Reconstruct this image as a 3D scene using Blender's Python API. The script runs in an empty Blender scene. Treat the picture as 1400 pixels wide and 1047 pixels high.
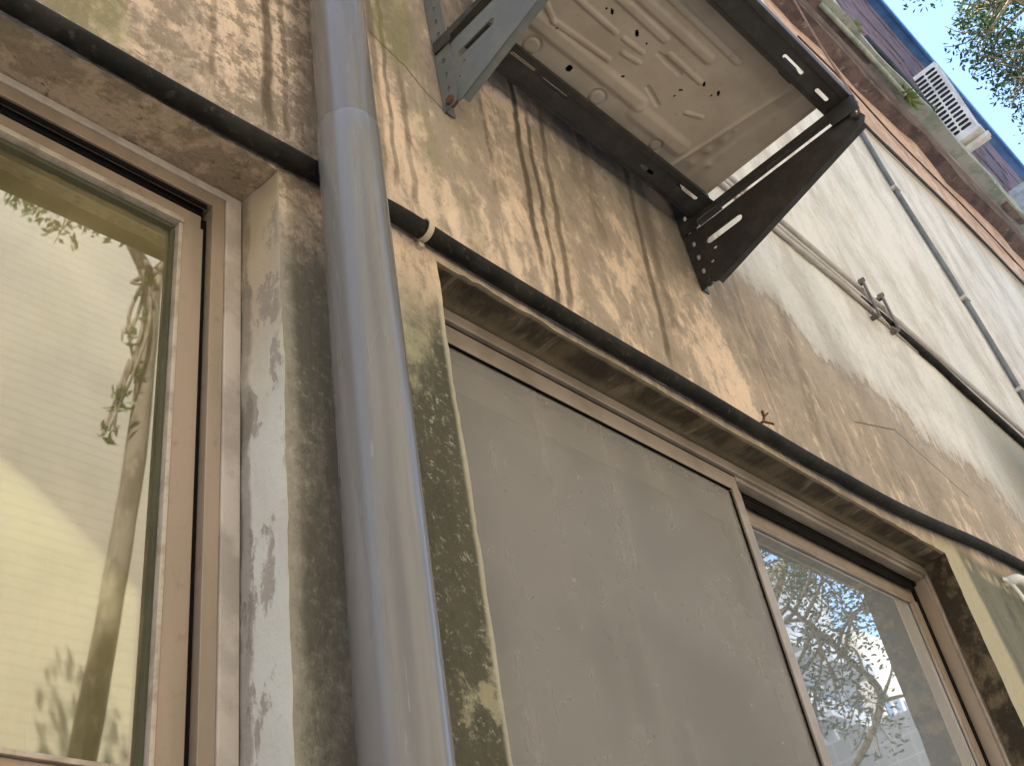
import bpy, bmesh, math, random
from mathutils import Vector, Matrix, noise as mnoise
random.seed(7)
scene = bpy.context.scene
COL = scene.collection

# ------------------------------------------------------------------ camera
CAM = Vector((0.0, -1.05, 1.5))
cd = bpy.data.cameras.new('camera'); cam = bpy.data.objects.new('camera', cd); COL.objects.link(cam)
RX = Vector((0.7019540, -0.6959263, -0.1514832))       # image right
RD = Vector((0.3575219, 0.5282571, -0.7701445))        # image down
RF = Vector((0.6159859, 0.4864474, 0.6196210))         # view direction
M = Matrix(((RX.x, -RD.x, -RF.x), (RX.y, -RD.y, -RF.y), (RX.z, -RD.z, -RF.z)))
cam.matrix_world = Matrix.Translation(CAM) @ M.to_4x4()
cd.sensor_fit = 'HORIZONTAL'; cd.sensor_width = 36.0
cd.lens = 36.0 * 1484.8 / 1400.0
cd.clip_start = 0.02; cd.clip_end = 2000
scene.camera = cam

# ------------------------------------------------------------------ light
SUN = Vector((-0.5, 0.6, 1.35)).normalized()           # towards the sun, behind the building
world = bpy.data.worlds.new('World'); scene.world = world; world.use_nodes = True
wn = world.node_tree; bg = wn.nodes['Background']
sky = wn.nodes.new('ShaderNodeTexSky'); sky.sky_type = 'NISHITA'; sky.sun_disc = False
sky.sun_elevation = math.asin(SUN.z); sky.sun_rotation = math.atan2(SUN.x, SUN.y)
sky.air_density = 1.0; sky.dust_density = 1.5; sky.ozone_density = 1.0
tint = wn.nodes.new('ShaderNodeMix'); tint.data_type = 'RGBA'; tint.blend_type = 'MULTIPLY'; tint.inputs[0].default_value = 1.0
tint.inputs[7].default_value = (0.98, 1.03, 1.0, 1)            # cyan cast of the photographed sky, the same all round
wn.links.new(sky.outputs[0], tint.inputs[6]); wn.links.new(tint.outputs[2], bg.inputs[0]); bg.inputs[1].default_value = 0.15
sl = bpy.data.lights.new('sun', 'SUN'); sl.energy = 5.0; sl.angle = math.radians(0.5); sl.color = (1.0, 0.96, 0.89)
so = bpy.data.objects.new('sun', sl); COL.objects.link(so); so.location = (0, 0, 30)
so.rotation_euler = SUN.to_track_quat('Z', 'Y').to_euler()
vs = scene.view_settings
vs.view_transform = 'Standard'; vs.look = 'None'; vs.gamma = 1.0; vs.use_curve_mapping = False
vs.exposure = 2.1
scene.cycles.max_bounces = 10; scene.cycles.diffuse_bounces = 5; scene.cycles.transparent_max_bounces = 16

# ------------------------------------------------------------------ node helper
class G:
    def __init__(s, name):
        s.mat = bpy.data.materials.new(name); s.mat.use_nodes = True
        s.nt = s.mat.node_tree; s.b = s.nt.nodes['Principled BSDF']; s.out = s.nt.nodes['Material Output']
        s.geo = s.n('ShaderNodeNewGeometry'); s.pos = s.geo.outputs['Position']
        sp = s.n('ShaderNodeSeparateXYZ'); s.l(s.pos, sp.inputs[0]); s.x, s.y, s.z = sp.outputs
    def n(s, t): return s.nt.nodes.new(t)
    def l(s, a, b): s.nt.links.new(a, b)
    def put(s, v, sock):
        if isinstance(v, (int, float)): sock.default_value = v
        elif isinstance(v, tuple): sock.default_value = v if len(v) == 4 or sock.type == 'VECTOR' else v + (1,)
        else: s.l(v, sock)
    def m(s, op, a, b=0.0, c=0.0, clamp=False):
        n = s.n('ShaderNodeMath'); n.operation = op; n.use_clamp = clamp
        s.put(a, n.inputs[0]); s.put(b, n.inputs[1]); s.put(c, n.inputs[2]); return n.outputs[0]
    def step(s, v, lo, hi, a=0.0, b=1.0):
        n = s.n('ShaderNodeMapRange'); n.interpolation_type = 'SMOOTHSTEP'
        if lo > hi: lo, hi, a, b = hi, lo, b, a
        s.put(v, n.inputs[0]); n.inputs[1].default_value = lo; n.inputs[2].default_value = hi
        n.inputs[3].default_value = a; n.inputs[4].default_value = b; return n.outputs[0]
    def noise(s, sx, sy=None, sz=None, det=4, rough=0.6, off=0.0, dist=0.0):
        sy = sx if sy is None else sy; sz = sx if sz is None else sz
        mp = s.n('ShaderNodeMapping'); s.l(s.pos, mp.inputs[0]); mp.inputs['Scale'].default_value = (sx, sy, sz)
        mp.inputs['Location'].default_value = (off, off * 1.7, off * 0.6)
        n = s.n('ShaderNodeTexNoise'); n.inputs['Scale'].default_value = 1.0; n.inputs['Detail'].default_value = det
        n.inputs['Roughness'].default_value = rough; n.inputs['Distortion'].default_value = dist
        s.l(mp.outputs[0], n.inputs['Vector']); return n.outputs[0]
    def vor(s, sc, feat='F1', off=0.0):
        mp = s.n('ShaderNodeMapping'); s.l(s.pos, mp.inputs[0]); mp.inputs['Scale'].default_value = (sc, sc, sc)
        mp.inputs['Location'].default_value = (off, off, off)
        n = s.n('ShaderNodeTexVoronoi'); n.feature = feat; n.inputs['Scale'].default_value = 1.0
        s.l(mp.outputs[0], n.inputs['Vector']); return n.outputs['Distance']
    def mix(s, f, a, b, mode='MIX'):
        n = s.n('ShaderNodeMix'); n.data_type = 'RGBA'; n.blend_type = mode
        s.put(f, n.inputs[0]); s.put(a, n.inputs[6]); s.put(b, n.inputs[7]); return n.outputs[2]
    def mul(s, *a):
        r = a[0]
        for q in a[1:]: r = s.m('MULTIPLY', r, q)
        return r
    def add(s, *a):
        r = a[0]
        for q in a[1:]: r = s.m('ADD', r, q)
        return r
    def bump(s, h, dist=0.004, strength=1.0):
        n = s.n('ShaderNodeBump'); s.put(h, n.inputs['Height']); n.inputs['Distance'].default_value = dist
        n.inputs['Strength'].default_value = strength; s.l(n.outputs[0], s.b.inputs['Normal'])
    def done(s, col, rough=0.9, spec=0.3, metal=0.0):
        s.put(col, s.b.inputs['Base Color']); s.put(rough, s.b.inputs['Roughness'])
        s.b.inputs['Specular IOR Level'].default_value = spec; s.put(metal, s.b.inputs['Metallic']); return s.mat

def simple(name, c1, c2=None, rough=0.6, spec=0.4, metal=0.0, sc=12.0, lo=0.4, hi=0.65, bump=0.0, dirt=None, dirt_amt=0.5, streak=False):
    g = G(name); c2 = c2 or tuple(v * 0.7 for v in c1)
    f = g.step(g.noise(sc, sc, sc * (0.15 if streak else 1.0), det=6), lo, hi)
    col = g.mix(f, c1, c2)
    if dirt:
        d = g.mul(g.step(g.noise(sc * 4, det=6, off=3.1), 0.55, 0.75), dirt_amt)
        col = g.mix(d, col, dirt)
    if bump: g.bump(g.noise(sc * 8, det=4), 0.002, bump)
    return g.done(col, rough, spec, metal)

# ------------------------------------------------------------------ mesh helpers
class MB:
    def __init__(s): s.v = []; s.f = []
    def quad(s, a, b, c, d):
        i = len(s.v); s.v += [a, b, c, d]; s.f.append((i, i + 1, i + 2, i + 3))
    def box(s, x0, x1, y0, y1, z0, z1):
        i = len(s.v)
        s.v += [(x0, y0, z0), (x1, y0, z0), (x1, y1, z0), (x0, y1, z0), (x0, y0, z1), (x1, y0, z1), (x1, y1, z1), (x0, y1, z1)]
        s.f += [tuple(i + k for k in q) for q in ((0, 3, 2, 1), (4, 5, 6, 7), (0, 1, 5, 4), (1, 2, 6, 5), (2, 3, 7, 6), (3, 0, 4, 7))]
        return s
    def tube(s, pts, r, seg=12, caps=True, r2=None, jit=0.0):
        pts = [Vector(p) for p in pts]; base = len(s.v); n = len(pts); up = None
        for k, p in enumerate(pts):
            t = (pts[min(k + 1, n - 1)] - pts[max(k - 1, 0)]).normalized()
            if up is None: up = t.orthogonal().normalized()
            up = (up - t * up.dot(t)).normalized(); sd = t.cross(up)
            rr = r if r2 is None else r + (r2 - r) * k / (n - 1)
            for j in range(seg):
                a = 2 * math.pi * j / seg; q = rr * (1 + (random.uniform(-jit, jit) if jit else 0))
                s.v.append(tuple(p + up * math.cos(a) * q + sd * math.sin(a) * q))
        for k in range(n - 1):
            for j in range(seg):
                a = base + k * seg + j; b = base + k * seg + (j + 1) % seg
                s.f.append((a, b, b + seg, a + seg))
        if caps:
            s.f.append(tuple(base + j for j in reversed(range(seg)))); s.f.append(tuple(base + (n - 1) * seg + j for j in range(seg)))
        return s
    def ring(s, c, r, r_in, h, axis='z', seg=24):
        i = len(s.v)
        for k in range(seg):
            a = 2 * math.pi * k / seg
            for rr, hh in ((r, 0), (r, h), (r_in, h), (r_in, 0)):
                u, w = math.cos(a) * rr, math.sin(a) * rr
                p = {'z': (u, w, hh), 'y': (u, hh, w), 'x': (hh, u, w)}[axis]
                s.v.append((c[0] + p[0], c[1] + p[1], c[2] + p[2]))
        for k in range(seg):
            k2 = (k + 1) % seg
            for q in range(4):
                q2 = (q + 1) % 4
                s.f.append((i + k * 4 + q, i + k2 * 4 + q, i + k2 * 4 + q2, i + k * 4 + q2))
        return s

def props(o, label=None, cat=None, group=None, kind=None):
    if label: o['label'] = label
    if cat: o['category'] = cat
    if group: o['group'] = group
    if kind: o['kind'] = kind
    return o
def empty(name, loc, label=None, cat=None, group=None):
    o = bpy.data.objects.new(name, None); COL.objects.link(o); o.location = loc; o.empty_display_size = 0.1
    return props(o, label, cat, group)
def root_loc(o):
    while o.parent: o = o.parent
    return o.location
def link(name, mb, mat, parent=None, loc=None, bevel=0.0, smooth=False, sub=0, **kw):
    """mesh built in world coordinates; stored relative to its thing's base"""
    L = Vector(root_loc(parent)) if parent else Vector(loc or (0, 0, 0))
    if isinstance(mb, bpy.types.Mesh):
        me = mb
        for v in me.vertices: v.co = v.co - L
    else:
        me = bpy.data.meshes.new(name); me.from_pydata([tuple(Vector(v) - L) for v in mb.v], [], mb.f); me.validate()
        bm = bmesh.new(); bm.from_mesh(me)
        if smooth != 'nomerge': bmesh.ops.remove_doubles(bm, verts=bm.verts, dist=1e-5)
        bmesh.ops.recalc_face_normals(bm, faces=bm.faces)
        bm.to_mesh(me); bm.free()
    me.name = name
    if mat: me.materials.clear(); me.materials.append(mat)
    o = bpy.data.objects.new(name, me); COL.objects.link(o)
    if parent: o.parent = parent
    else: o.location = L
    if smooth is True:
        for p in me.polygons: p.use_smooth = True
    if bevel:
        b = o.modifiers.new('bevel', 'BEVEL'); b.width = bevel; b.segments = 2; b.limit_method = 'ANGLE'; b.angle_limit = math.radians(40)
    return props(o, **kw)

def slot(cx, cy, length, width, ang=0.0, n=6):
    """rounded slot outline in 2D, long axis at ang (radians)"""
    r = width / 2; h = max(length / 2 - r, 0); pts = []
    for sgn in (1, -1):
        for k in range(n + 1):
            a = -math.pi / 2 + math.pi * k / n
            u = sgn * (h + r * math.cos(a)); w = sgn * r * math.sin(a)
            pts.append((cx + u * math.cos(ang) - w * math.sin(ang), cy + u * math.sin(ang) + w * math.cos(ang)))
    return pts
def circ(cx, cy, r, n=12): return [(cx + r * math.cos(2 * math.pi * k / n), cy + r * math.sin(2 * math.pi * k / n)) for k in range(n)]
def plate(outline, holes, thick, to3d):
    """sheet metal with real cut-outs; to3d(u, v, w) places it"""
    cu = bpy.data.curves.new('tmp', 'CURVE'); cu.dimensions = '2D'; cu.fill_mode = 'BOTH'; cu.extrude = thick / 2
    for loop in [outline] + holes:
        sp = cu.splines.new('POLY'); sp.points.add(len(loop) - 1); sp.use_cyclic_u = True
        for k, (u, v) in enumerate(loop): sp.points[k].co = (u, v, 0, 1)
    ob = bpy.data.objects.new('tmp', cu); COL.objects.link(ob)
    me = bpy.data.meshes.new_from_object(ob.evaluated_get(bpy.context.evaluated_depsgraph_get()))
    bpy.data.objects.remove(ob); bpy.data.curves.remove(cu)
    for v in me.vertices: v.co = Vector(to3d(v.co.x, v.co.y, v.co.z))
    return me
def join_meshes(meshes, mb=None):
    bm = bmesh.new()
    for m_ in meshes: bm.from_mesh(m_)
    if mb:
        me = bpy.data.meshes.new('t'); me.from_pydata(mb.v, [], mb.f); bm.from_mesh(me)
    bmesh.ops.recalc_face_normals(bm, faces=bm.faces)
    out = bpy.data.meshes.new('j'); bm.to_mesh(out); bm.free(); return out
def smooth_path(pts, n=8):
    P = [Vector(p) for p in pts]; out = []
    for i in range(len(P) - 1):
        a = P[max(i - 1, 0)]; b = P[i]; c = P[i + 1]; d = P[min(i + 2, len(P) - 1)]
        for k in range(n):
            t = k / n
            out.append(0.5 * ((2 * b) + (c - a) * t + (2 * a - 5 * b + 4 * c - d) * t * t + (3 * b - a - 3 * c + d) * t ** 3))
    out.append(P[-1]); return out

# ------------------------------------------------------------------ materials
PEACH = (0.69, 0.53, 0.405); TAN = (0.30, 0.25, 0.20); BROWN = (0.165, 0.145, 0.122); DARK = (0.05, 0.04, 0.03)
MOSS = (0.16, 0.17, 0.05); GREYW = (0.66, 0.64, 0.61); OLIVE = (0.055, 0.056, 0.038)

def wall_material():
    g = G('stained_plaster'); x, z = g.x, g.z
    big = g.noise(1.1, 1.1, 0.9, det=3, off=2.6); med = g.noise(6.5, 6.5, 3.4, det=8, rough=0.68, off=5.0)
    fine = g.noise(45, det=6, rough=0.75); blotch = g.noise(22, 22, 12, det=7, rough=0.72, off=17.0, dist=0.4); streak = g.noise(16, 16, 1.1, det=5, rough=0.6, off=1.0)
    streak2 = g.noise(55, 55, 2.5, det=4, off=8.0)
    # bare peach plaster under brown run-off
    f = g.add(g.mul(big, 0.45), g.mul(streak, 0.32), g.mul(med, 0.95), g.mul(streak2, 0.14), g.mul(blotch, 0.4))
    f = g.m('SUBTRACT', f, 1.165)
    hx = g.step(g.add(x, g.mul(g.m('SUBTRACT', med, .5), 2.4), g.mul(g.m('SUBTRACT', big, .5), 1.2)), 1.6, 2.9, 0.0, 0.13)                        # muddier towards the right
    hz = g.step(g.add(z, g.mul(med, 0.3)), 3.55, 4.1, 0.0, 0.14)
    f = g.add(f, g.mul(hx, 1.0), g.mul(hz, 0.8))
    col = g.mix(g.step(f, -0.06, 0.06), PEACH, TAN)
    col = g.mix(g.mul(g.step(f, -0.14, -0.04), 0.35), col, (0.48, 0.38, 0.30))
    col = g.mix(g.mul(g.step(blotch, 0.52, 0.66), 0.45), col, (0.23, 0.19, 0.15))
    col = g.mix(g.mul(g.step(blotch, 0.44, 0.34), 0.4), col, (0.70, 0.57, 0.46))
    col = g.mix(g.mul(g.step(f, 0.1, 0.32), 0.75), col, BROWN)
    # speckled wear left of the downpipe
    left = g.mul(g.step(x, 1.0, 0.85), g.step(g.add(g.mul(fine, 0.6), g.mul(g.noise(14, det=6, off=4.4), 0.7)), 0.60, 0.70))
    col = g.mix(g.mul(left, 0.8), col, (0.22, 0.175, 0.13))
    # thin pale runs where the film was washed off
    wash = g.step(g.noise(30, 30, 1.6, det=3, off=12.0), 0.60, 0.68)
    col = g.mix(g.mul(wash, 0.4, g.step(z, 3.1, 3.3)), col, (0.62, 0.49, 0.35))
    # cement grey render, upper right
    edge = g.add(z, g.mul(x, 0.17), g.mul(g.m('SUBTRACT', med, 0.5), 0.75), g.mul(g.m('SUBTRACT', big, 0.5), 0.5), g.mul(g.m('SUBTRACT', streak2, 0.5), 0.12), g.mul(g.m('SUBTRACT', blotch, 0.5), 0.25))
    beige = g.mul(g.step(edge, 4.02, 4.34), g.step(x, 2.5, 2.9), .7)
    col = g.mix(g.mul(beige, g.step(blotch, .35, .6)), col, (0.46, 0.40, 0.33))
    gm = g.mul(g.step(edge, 4.26, 4.56), g.step(g.add(x, g.mul(streak, 0.3)), 2.62, 2.75))
    gs = g.add(g.mul(g.noise(7, 7, 1.6, det=5, off=3.3), 0.7), g.mul(g.noise(2.2, 2.2, 1.0, det=4, off=9.0), 0.5))
    gcol = g.mix(g.step(gs, 0.56, 0.76), GREYW, (0.57, 0.56, 0.54))
    gcol = g.mix(g.mul(g.step(g.noise(26, 26, 6.0, det=6, off=7.7), 0.66, 0.71), 0.35), gcol, (0.22, 0.21, 0.20))
    gcol = g.mix(g.mul(g.step(med, 0.5, 0.68), 0.3), gcol, (0.34, 0.33, 0.30))
    gcol = g.mix(g.step(z, 6.9, 7.4), gcol, (0.45, 0.36, 0.27))
    gcol = g.mix(g.mul(g.step(x, 4.3, 5.1), g.step(z, 4.7, 4.0), 0.85), gcol, (0.12, 0.13, 0.11))
    col = g.mix(gm, col, gcol)
    rim = g.mul(g.step(edge, 4.30, 4.36), g.step(edge, 4.42, 4.37), g.step(x, 2.6, 2.8), 0.6)
    col = g.mix(rim, col, (0.24, 0.2, 0.15))
    lay = g.add(g.mul(g.noise(3.2, 3.2, 1.3, det=6, off=23.0), .8), g.mul(blotch, .3))
    col = g.mix(g.mul(g.step(lay, .50, .68), .42, g.step(z, 3.1, 3.3)), col, (0.27, 0.22, 0.17))
    # individual run marks: x at z=3.2, lean, top, bottom, half width, strength
    wob = g.mul(g.m('SUBTRACT', g.noise(3, 3, 5, det=3, off=6.0), 0.5), 0.05)
    runs = [(0.76, 0.0, 5.5, 3.14, .010, .9), (0.80, 0.0, 5.5, 3.12, .006, .5), (0.86, 0.0, 5.5, 3.1, .03, .55), (1.525, .07, 4.2, 3.22, .009, .95),
            (1.57, .07, 3.95, 3.12, .007, .9), (1.61, .1, 4.0, 3.12, .009, .8), (1.99, .12, 4.2, 3.15, .010, .8), (2.05, .12, 4.2, 3.3, .02, .45),
            (1.40, .05, 3.9, 3.4, .006, .5), (1.08, .02, 4.3, 3.2, .006, .7), (1.13, .02, 3.7, 3.15, .008, .6), (1.045, .02, 4.4, 3.2, .010, .6),
            (1.80, .1, 4.2, 3.5, .02, .4), (2.52, .10, 4.1, 3.3, .012, .3), (2.75, .2, 4.0, 3.2, .03, .35), (0.64, 0, 5, 3.2, .006, .5)]
    tot = None
    for x0, lean, zt, zb, w, s in runs:
        d = g.m('ABSOLUTE', g.m('SUBTRACT', g.add(x, wob), g.m('MULTIPLY_ADD', g.m('SUBTRACT', z, 3.2), lean, x0)))
        k = g.mul(g.step(d, w * 1.7, w * 0.5), g.step(z, zb, zb + 0.12), g.step(z, zt + 0.1, zt - 0.1), s)
        tot = k if tot is None else g.m('MAXIMUM', tot, k)
    tot = g.mul(tot, g.step(g.add(g.mul(g.noise(4, 4, 7, det=5, off=40.0), .8), g.mul(blotch, .5)), 0.42, 0.68, 0.5, 1.0))
    col = g.mix(tot, col, (0.10, 0.075, 0.05))
    # green algae patches
    def blob(cx, cz, rx, rz, s):
        a = g.m('DIVIDE', g.m('SUBTRACT', x, cx), rx); b = g.m('DIVIDE', g.m('SUBTRACT', z, cz), rz)
        d = g.m('SQRT', g.add(g.m('MULTIPLY', a, a), g.m('MULTIPLY', b, b)))
        return g.mul(g.step(g.add(d, g.mul(g.m('SUBTRACT', med, 0.5), 1.4)), 1.1, 0.55), s)
    al = blob(0.40, 3.22, 0.09, 0.16, .9)
    for a in ((1.14, 3.95, 0.09, 0.25, .95), (1.20, 3.5, 0.05, 0.2, .45), (0.2, 3.4, .06, .2, .5), (1.30, 3.35, .05, .25, .35)): al = g.m('MAXIMUM', al, blob(*a))
    col = g.mix(g.mul(al, 0.75, g.step(blotch, 0.3, 0.55, 0.55, 1.0)), col, g.mix(fine, (0.13, 0.13, 0.05), (0.28, 0.27, 0.14)))
    # black-green film on the piers below lintel height
    low = g.step(g.add(z, g.mul(med, 0.16), g.mul(streak, 0.16)), 3.22, 2.98)
    lw = g.mul(low, g.step(x, 3.4, 3.35))
    n1 = g.add(g.mul(g.noise(9, 9, 2.2, det=6, rough=0.7, off=11), 0.7), g.mul(fine, 0.4))
    depth = g.step(g.add(z, g.mul(streak, 0.4)), 3.15, 2.75)                 # film thickens downwards with real growth
    pierA = g.mix(g.step(n1, 0.38, 0.58), g.mix(g.step(blotch, .4, .6), (0.29, 0.27, 0.22), (0.18, 0.168, 0.135)), (0.115, 0.106, 0.085))
    pierA = g.mix(g.mul(g.step(g.add(x, g.mul(blotch, 0.05)), 0.838, 0.805), 0.6), pierA, (0.42, 0.39, 0.32))
    pierB = g.mix(g.step(g.add(n1, g.mul(depth, 0.28), g.step(x, 1.04, 1.10, 0.0, 0.12)), 0.50, 0.80), (0.34, 0.32, 0.235), OLIVE)
    lich = g.step(g.noise(75, det=5, rough=.75, off=2.0), 0.56, 0.64)
    lich = g.mul(lich, g.step(g.noise(14, det=4, off=20.0), 0.40, 0.62))
    pierB = g.mix(g.mul(lich, 0.7), pierB, (0.40, 0.41, 0.33))
    big2 = g.step(g.add(g.noise(8, 8, 6, det=5, off=31.0), g.mul(fine, 0.3)), 0.70, 0.78)
    pierB = g.mix(g.mul(big2, 0.75), pierB, (0.33, 0.31, 0.2))
    pierB = g.mix(g.mul(g.step(x, 1.145, 1.158), 0.8), pierB, (0.45, 0.42, 0.33))
    pier = g.mix(g.step(x, 0.94, 0.98), pierA, pierB)
    col = g.mix(g.mul(lw, 0.95), col, pier)
    # right of the second window: cream edge then grey-green cement
    lr = g.mul(g.step(g.add(z, g.mul(x, -0.02)), 3.10, 3.03), g.step(x, 3.35, 3.4))
    rcol = g.mix(g.step(g.add(x, g.mul(med, 0.06), g.mul(z, 0.12)), 3.93, 3.98), (0.40, 0.36, 0.25), g.mix(g.step(n1, 0.4, 0.6), (0.085, 0.092, 0.075), (0.17, 0.17, 0.13)))
    col = g.mix(lr, col, rcol)
    # lime crust just above the lintel edge
    lip = g.mul(g.step(z, 3.13, 3.09), g.step(z, 3.05, 3.08), g.step(g.noise(20, 20, 8, det=5, off=3), 0.4, 0.6), g.step(x, 1.1, 1.2), 0.75)
    col = g.mix(lip, col, (0.46, 0.38, 0.27))
    # hairline crack beside the left bracket
    for (ax, az), (bx, bz) in (((1.05, 3.80), (1.15, 3.755)), ((1.15, 3.755), (1.235, 3.69)), ((1.235, 3.69), (1.30, 3.655)), ((3.12, 3.5), (3.5, 3.62)), ((3.5, 3.62), (4.0, 3.5))):
        L = math.hypot(bx - ax, bz - az); ux, uz = (bx - ax) / L, (bz - az) / L
        px_ = g.m('SUBTRACT', g.add(x, g.mul(g.m('SUBTRACT', med, .5), .05)), ax); pz_ = g.m('SUBTRACT', z, az)
        al_ = g.add(g.mul(px_, ux), g.mul(pz_, uz)); pe = g.m('ABSOLUTE', g.m('SUBTRACT', g.mul(px_, uz), g.mul(pz_, ux)))
        k = g.mul(g.step(pe, 0.006, 0.002), g.step(al_, -0.01, 0.01), g.step(al_, L + .01, L - .01))
        col = g.mix(g.mul(k, 0.7), col, (0.09, 0.07, 0.05))
    # grain
    col = g.mix(g.mul(g.step(fine, 0.53, 0.7), 0.38), col, (0.16, 0.12, 0.08))
    col = g.mix(g.mul(g.step(fine, 0.45, 0.3), 0.18), col, (0.62, 0.55, 0.44))
    g.bump(g.add(g.mul(med, 1.0), g.mul(blotch, 1.0), g.mul(fine, 0.6), g.mul(streak2, 0.3), g.mul(tot, -0.4)), 0.007, 1.0)
    return g.done(col, 0.93, 0.2)
WALL = wall_material()

def rough_mat(name, a, b, c, sc=14, lo=.42, hi=.6, lo2=.6, hi2=.7, bump=1.0, az=1.0, ax=1.0):
    g = G(name)
    n = g.noise(sc * ax, sc, sc * az, det=7, rough=0.68); n2 = g.noise(sc * 2.3 * ax, sc * 2.3, sc * 2.3 * az, det=6, off=7.0)
    col = g.mix(g.step(n, lo, hi), a, b); col = g.mix(g.step(n2, lo2, hi2), col, c)
    fine = g.noise(90, det=4); col = g.mix(g.mul(g.step(fine, .5, .75), .3), col, tuple(v * .5 for v in b))
    g.bump(g.add(n, g.mul(n2, 0.6), g.mul(fine, 0.3)), 0.008, bump); return g.done(col, 0.92, 0.2)
SOF1 = rough_mat('tan_soffit_plaster', (0.48, 0.37, 0.27), (0.30, 0.235, 0.165), (0.15, 0.14, 0.08), sc=13, lo=.45, hi=.55, bump=1.6)
def sof2():
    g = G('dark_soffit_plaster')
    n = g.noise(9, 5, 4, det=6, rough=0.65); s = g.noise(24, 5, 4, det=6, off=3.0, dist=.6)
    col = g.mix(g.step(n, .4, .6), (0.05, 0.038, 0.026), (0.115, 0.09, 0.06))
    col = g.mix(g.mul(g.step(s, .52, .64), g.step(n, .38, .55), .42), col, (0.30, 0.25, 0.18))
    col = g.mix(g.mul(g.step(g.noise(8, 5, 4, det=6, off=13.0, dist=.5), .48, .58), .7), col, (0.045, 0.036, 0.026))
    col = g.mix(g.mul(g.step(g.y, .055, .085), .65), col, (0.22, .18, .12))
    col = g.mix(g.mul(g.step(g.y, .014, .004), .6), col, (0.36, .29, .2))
    g.bump(g.add(n, g.mul(s, .5), g.mul(g.noise(60), .4)), .008, 1.0); return g.done(col, .9, .2)
SOF2 = sof2()
def rev1():
    g = G('whitewashed_reveal')
    n = g.noise(10, 10, 6, det=6, rough=.65, off=2); fine = g.noise(60, det=5)
    hi = g.step(g.add(g.z, g.mul(n, .6)), 2.75, 3.25)
    col = g.mix(hi, (0.47, 0.47, 0.455), (0.37, 0.31, 0.24))
    pat = g.step(g.add(g.noise(13, 13, 5, det=6, off=9), g.mul(fine, .2)), .63, .70)
    col = g.mix(g.mul(pat, .8), col, (0.24, 0.21, 0.19))
    seam = g.mul(g.step(g.add(g.y, g.mul(g.m('SUBTRACT', n, .5), .05)), .080, .092), g.step(n, .38, .6))
    col = g.mix(g.mul(seam, .7), col, (0.16, .14, .12))
    col = g.mix(g.mul(g.step(fine, .6, .75), .35), col, (.3, .27, .23))
    col = g.mix(g.mul(g.step(g.y, .012, .0), .5), col, (.5, .47, .36))
    g.bump(g.add(n, g.mul(fine, .3), g.mul(pat, -.3)), .006, .8); return g.done(col, .85, .25)
REV1 = rev1()
REV2 = rough_mat('black_stained_reveal', (0.045, 0.035, 0.025), (0.16, 0.125, 0.08), (0.06, 0.065, 0.03), sc=7, lo=.45, hi=.6)
MORTAR = simple('window_mortar', (0.42, 0.38, 0.345), (0.30, 0.265, 0.235), rough=.8, sc=9, bump=.4, dirt=(.2, .17, .14))
BRONZE = simple('bronze_aluminium', (0.31, 0.24, 0.19), (0.25, 0.20, 0.155), rough=.42, spec=.5, metal=.2, sc=9, dirt=(.17, .14, .11), dirt_amt=.55, streak=True, bump=.15)
BRONZE2 = simple('pale_bronze_aluminium', (0.34, 0.285, 0.245), (0.25, 0.21, 0.175), rough=.4, spec=.5, metal=.3, sc=7, dirt=(.2, .16, .13), dirt_amt=.4)
BEAD = simple('pale_glazing_bead', (0.42, 0.37, 0.32), (0.30, 0.25, 0.21), rough=.4, sc=30, metal=.2, dirt=(.2, .15, .12), dirt_amt=.5)
GASKET_SHADE = simple('black_gasket_and_shade', (0.007, 0.006, 0.006), rough=.85, spec=.1)  # rubber black; also painted as shade inside gaps and behind holes
SEAL = simple('olive_seal', (0.07, 0.07, 0.045), (0.05, 0.05, 0.03), rough=.7, sc=5)
def pipe_mat(name, c, c2):
    g = G(name); n = g.noise(8, 8, .8, det=5, off=4); f = g.noise(60, 60, 20, det=4)
    col = g.mix(g.step(n, .4, .65), c, c2)
    col = g.mix(g.mul(g.step(g.noise(40, 40, 1.2, det=5, off=2), .52, .68), .4), col, tuple(v * .72 for v in c2))
    col = g.mix(g.mul(g.step(f, .66, .74), .35), col, (.2, .17, .15))
    col = g.mix(g.mul(g.step(g.vor(16, off=5.0), .07, .045), .7), col, (.22, .15, .13))
    run = g.mul(g.step(g.noise(70, 70, 1.6, det=5, off=21), .56, .68), g.step(g.noise(6, 6, 4, det=4, off=5), .4, .6))
    col = g.mix(g.mul(run, .5), col, (.085, .075, .062))
    col = g.mix(g.mul(g.step(g.noise(130, 130, 9, det=3, off=33), .66, .72), .4), col, (.30, .29, .28))
    g.bump(g.add(g.mul(g.noise(3, 3, .7, det=1), .6), g.mul(f, .03)), .003, .3)
    return g.done(col, g.add(.20, g.mul(g.step(n, .35, .7), .12)), .38)
PVC = pipe_mat('grey_pvc', (0.168, 0.164, 0.168), (0.138, 0.132, 0.132))
PVC2 = pipe_mat('grey_pvc_upper', (0.15, 0.138, 0.128), (0.115, 0.104, 0.096))
RUBBER = simple('black_rubber', (0.009, 0.009, 0.009), (0.022, 0.020, 0.017), rough=.75, spec=.18, sc=14, bump=.6, dirt=(.10, .085, .065), dirt_amt=.45)
def pan_mat():
    g = G('beige_pan_paint'); n = g.noise(6, det=5); f = g.noise(40, det=5)
    col = g.mix(g.step(n, .4, .65), (0.43, 0.37, 0.30), (0.37, 0.31, 0.245))
    col = g.mix(g.mul(g.step(f, .6, .75), .35), col, (.2, .15, .1))
    return g.done(col, .5, .45)
PAN = pan_mat()
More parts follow.
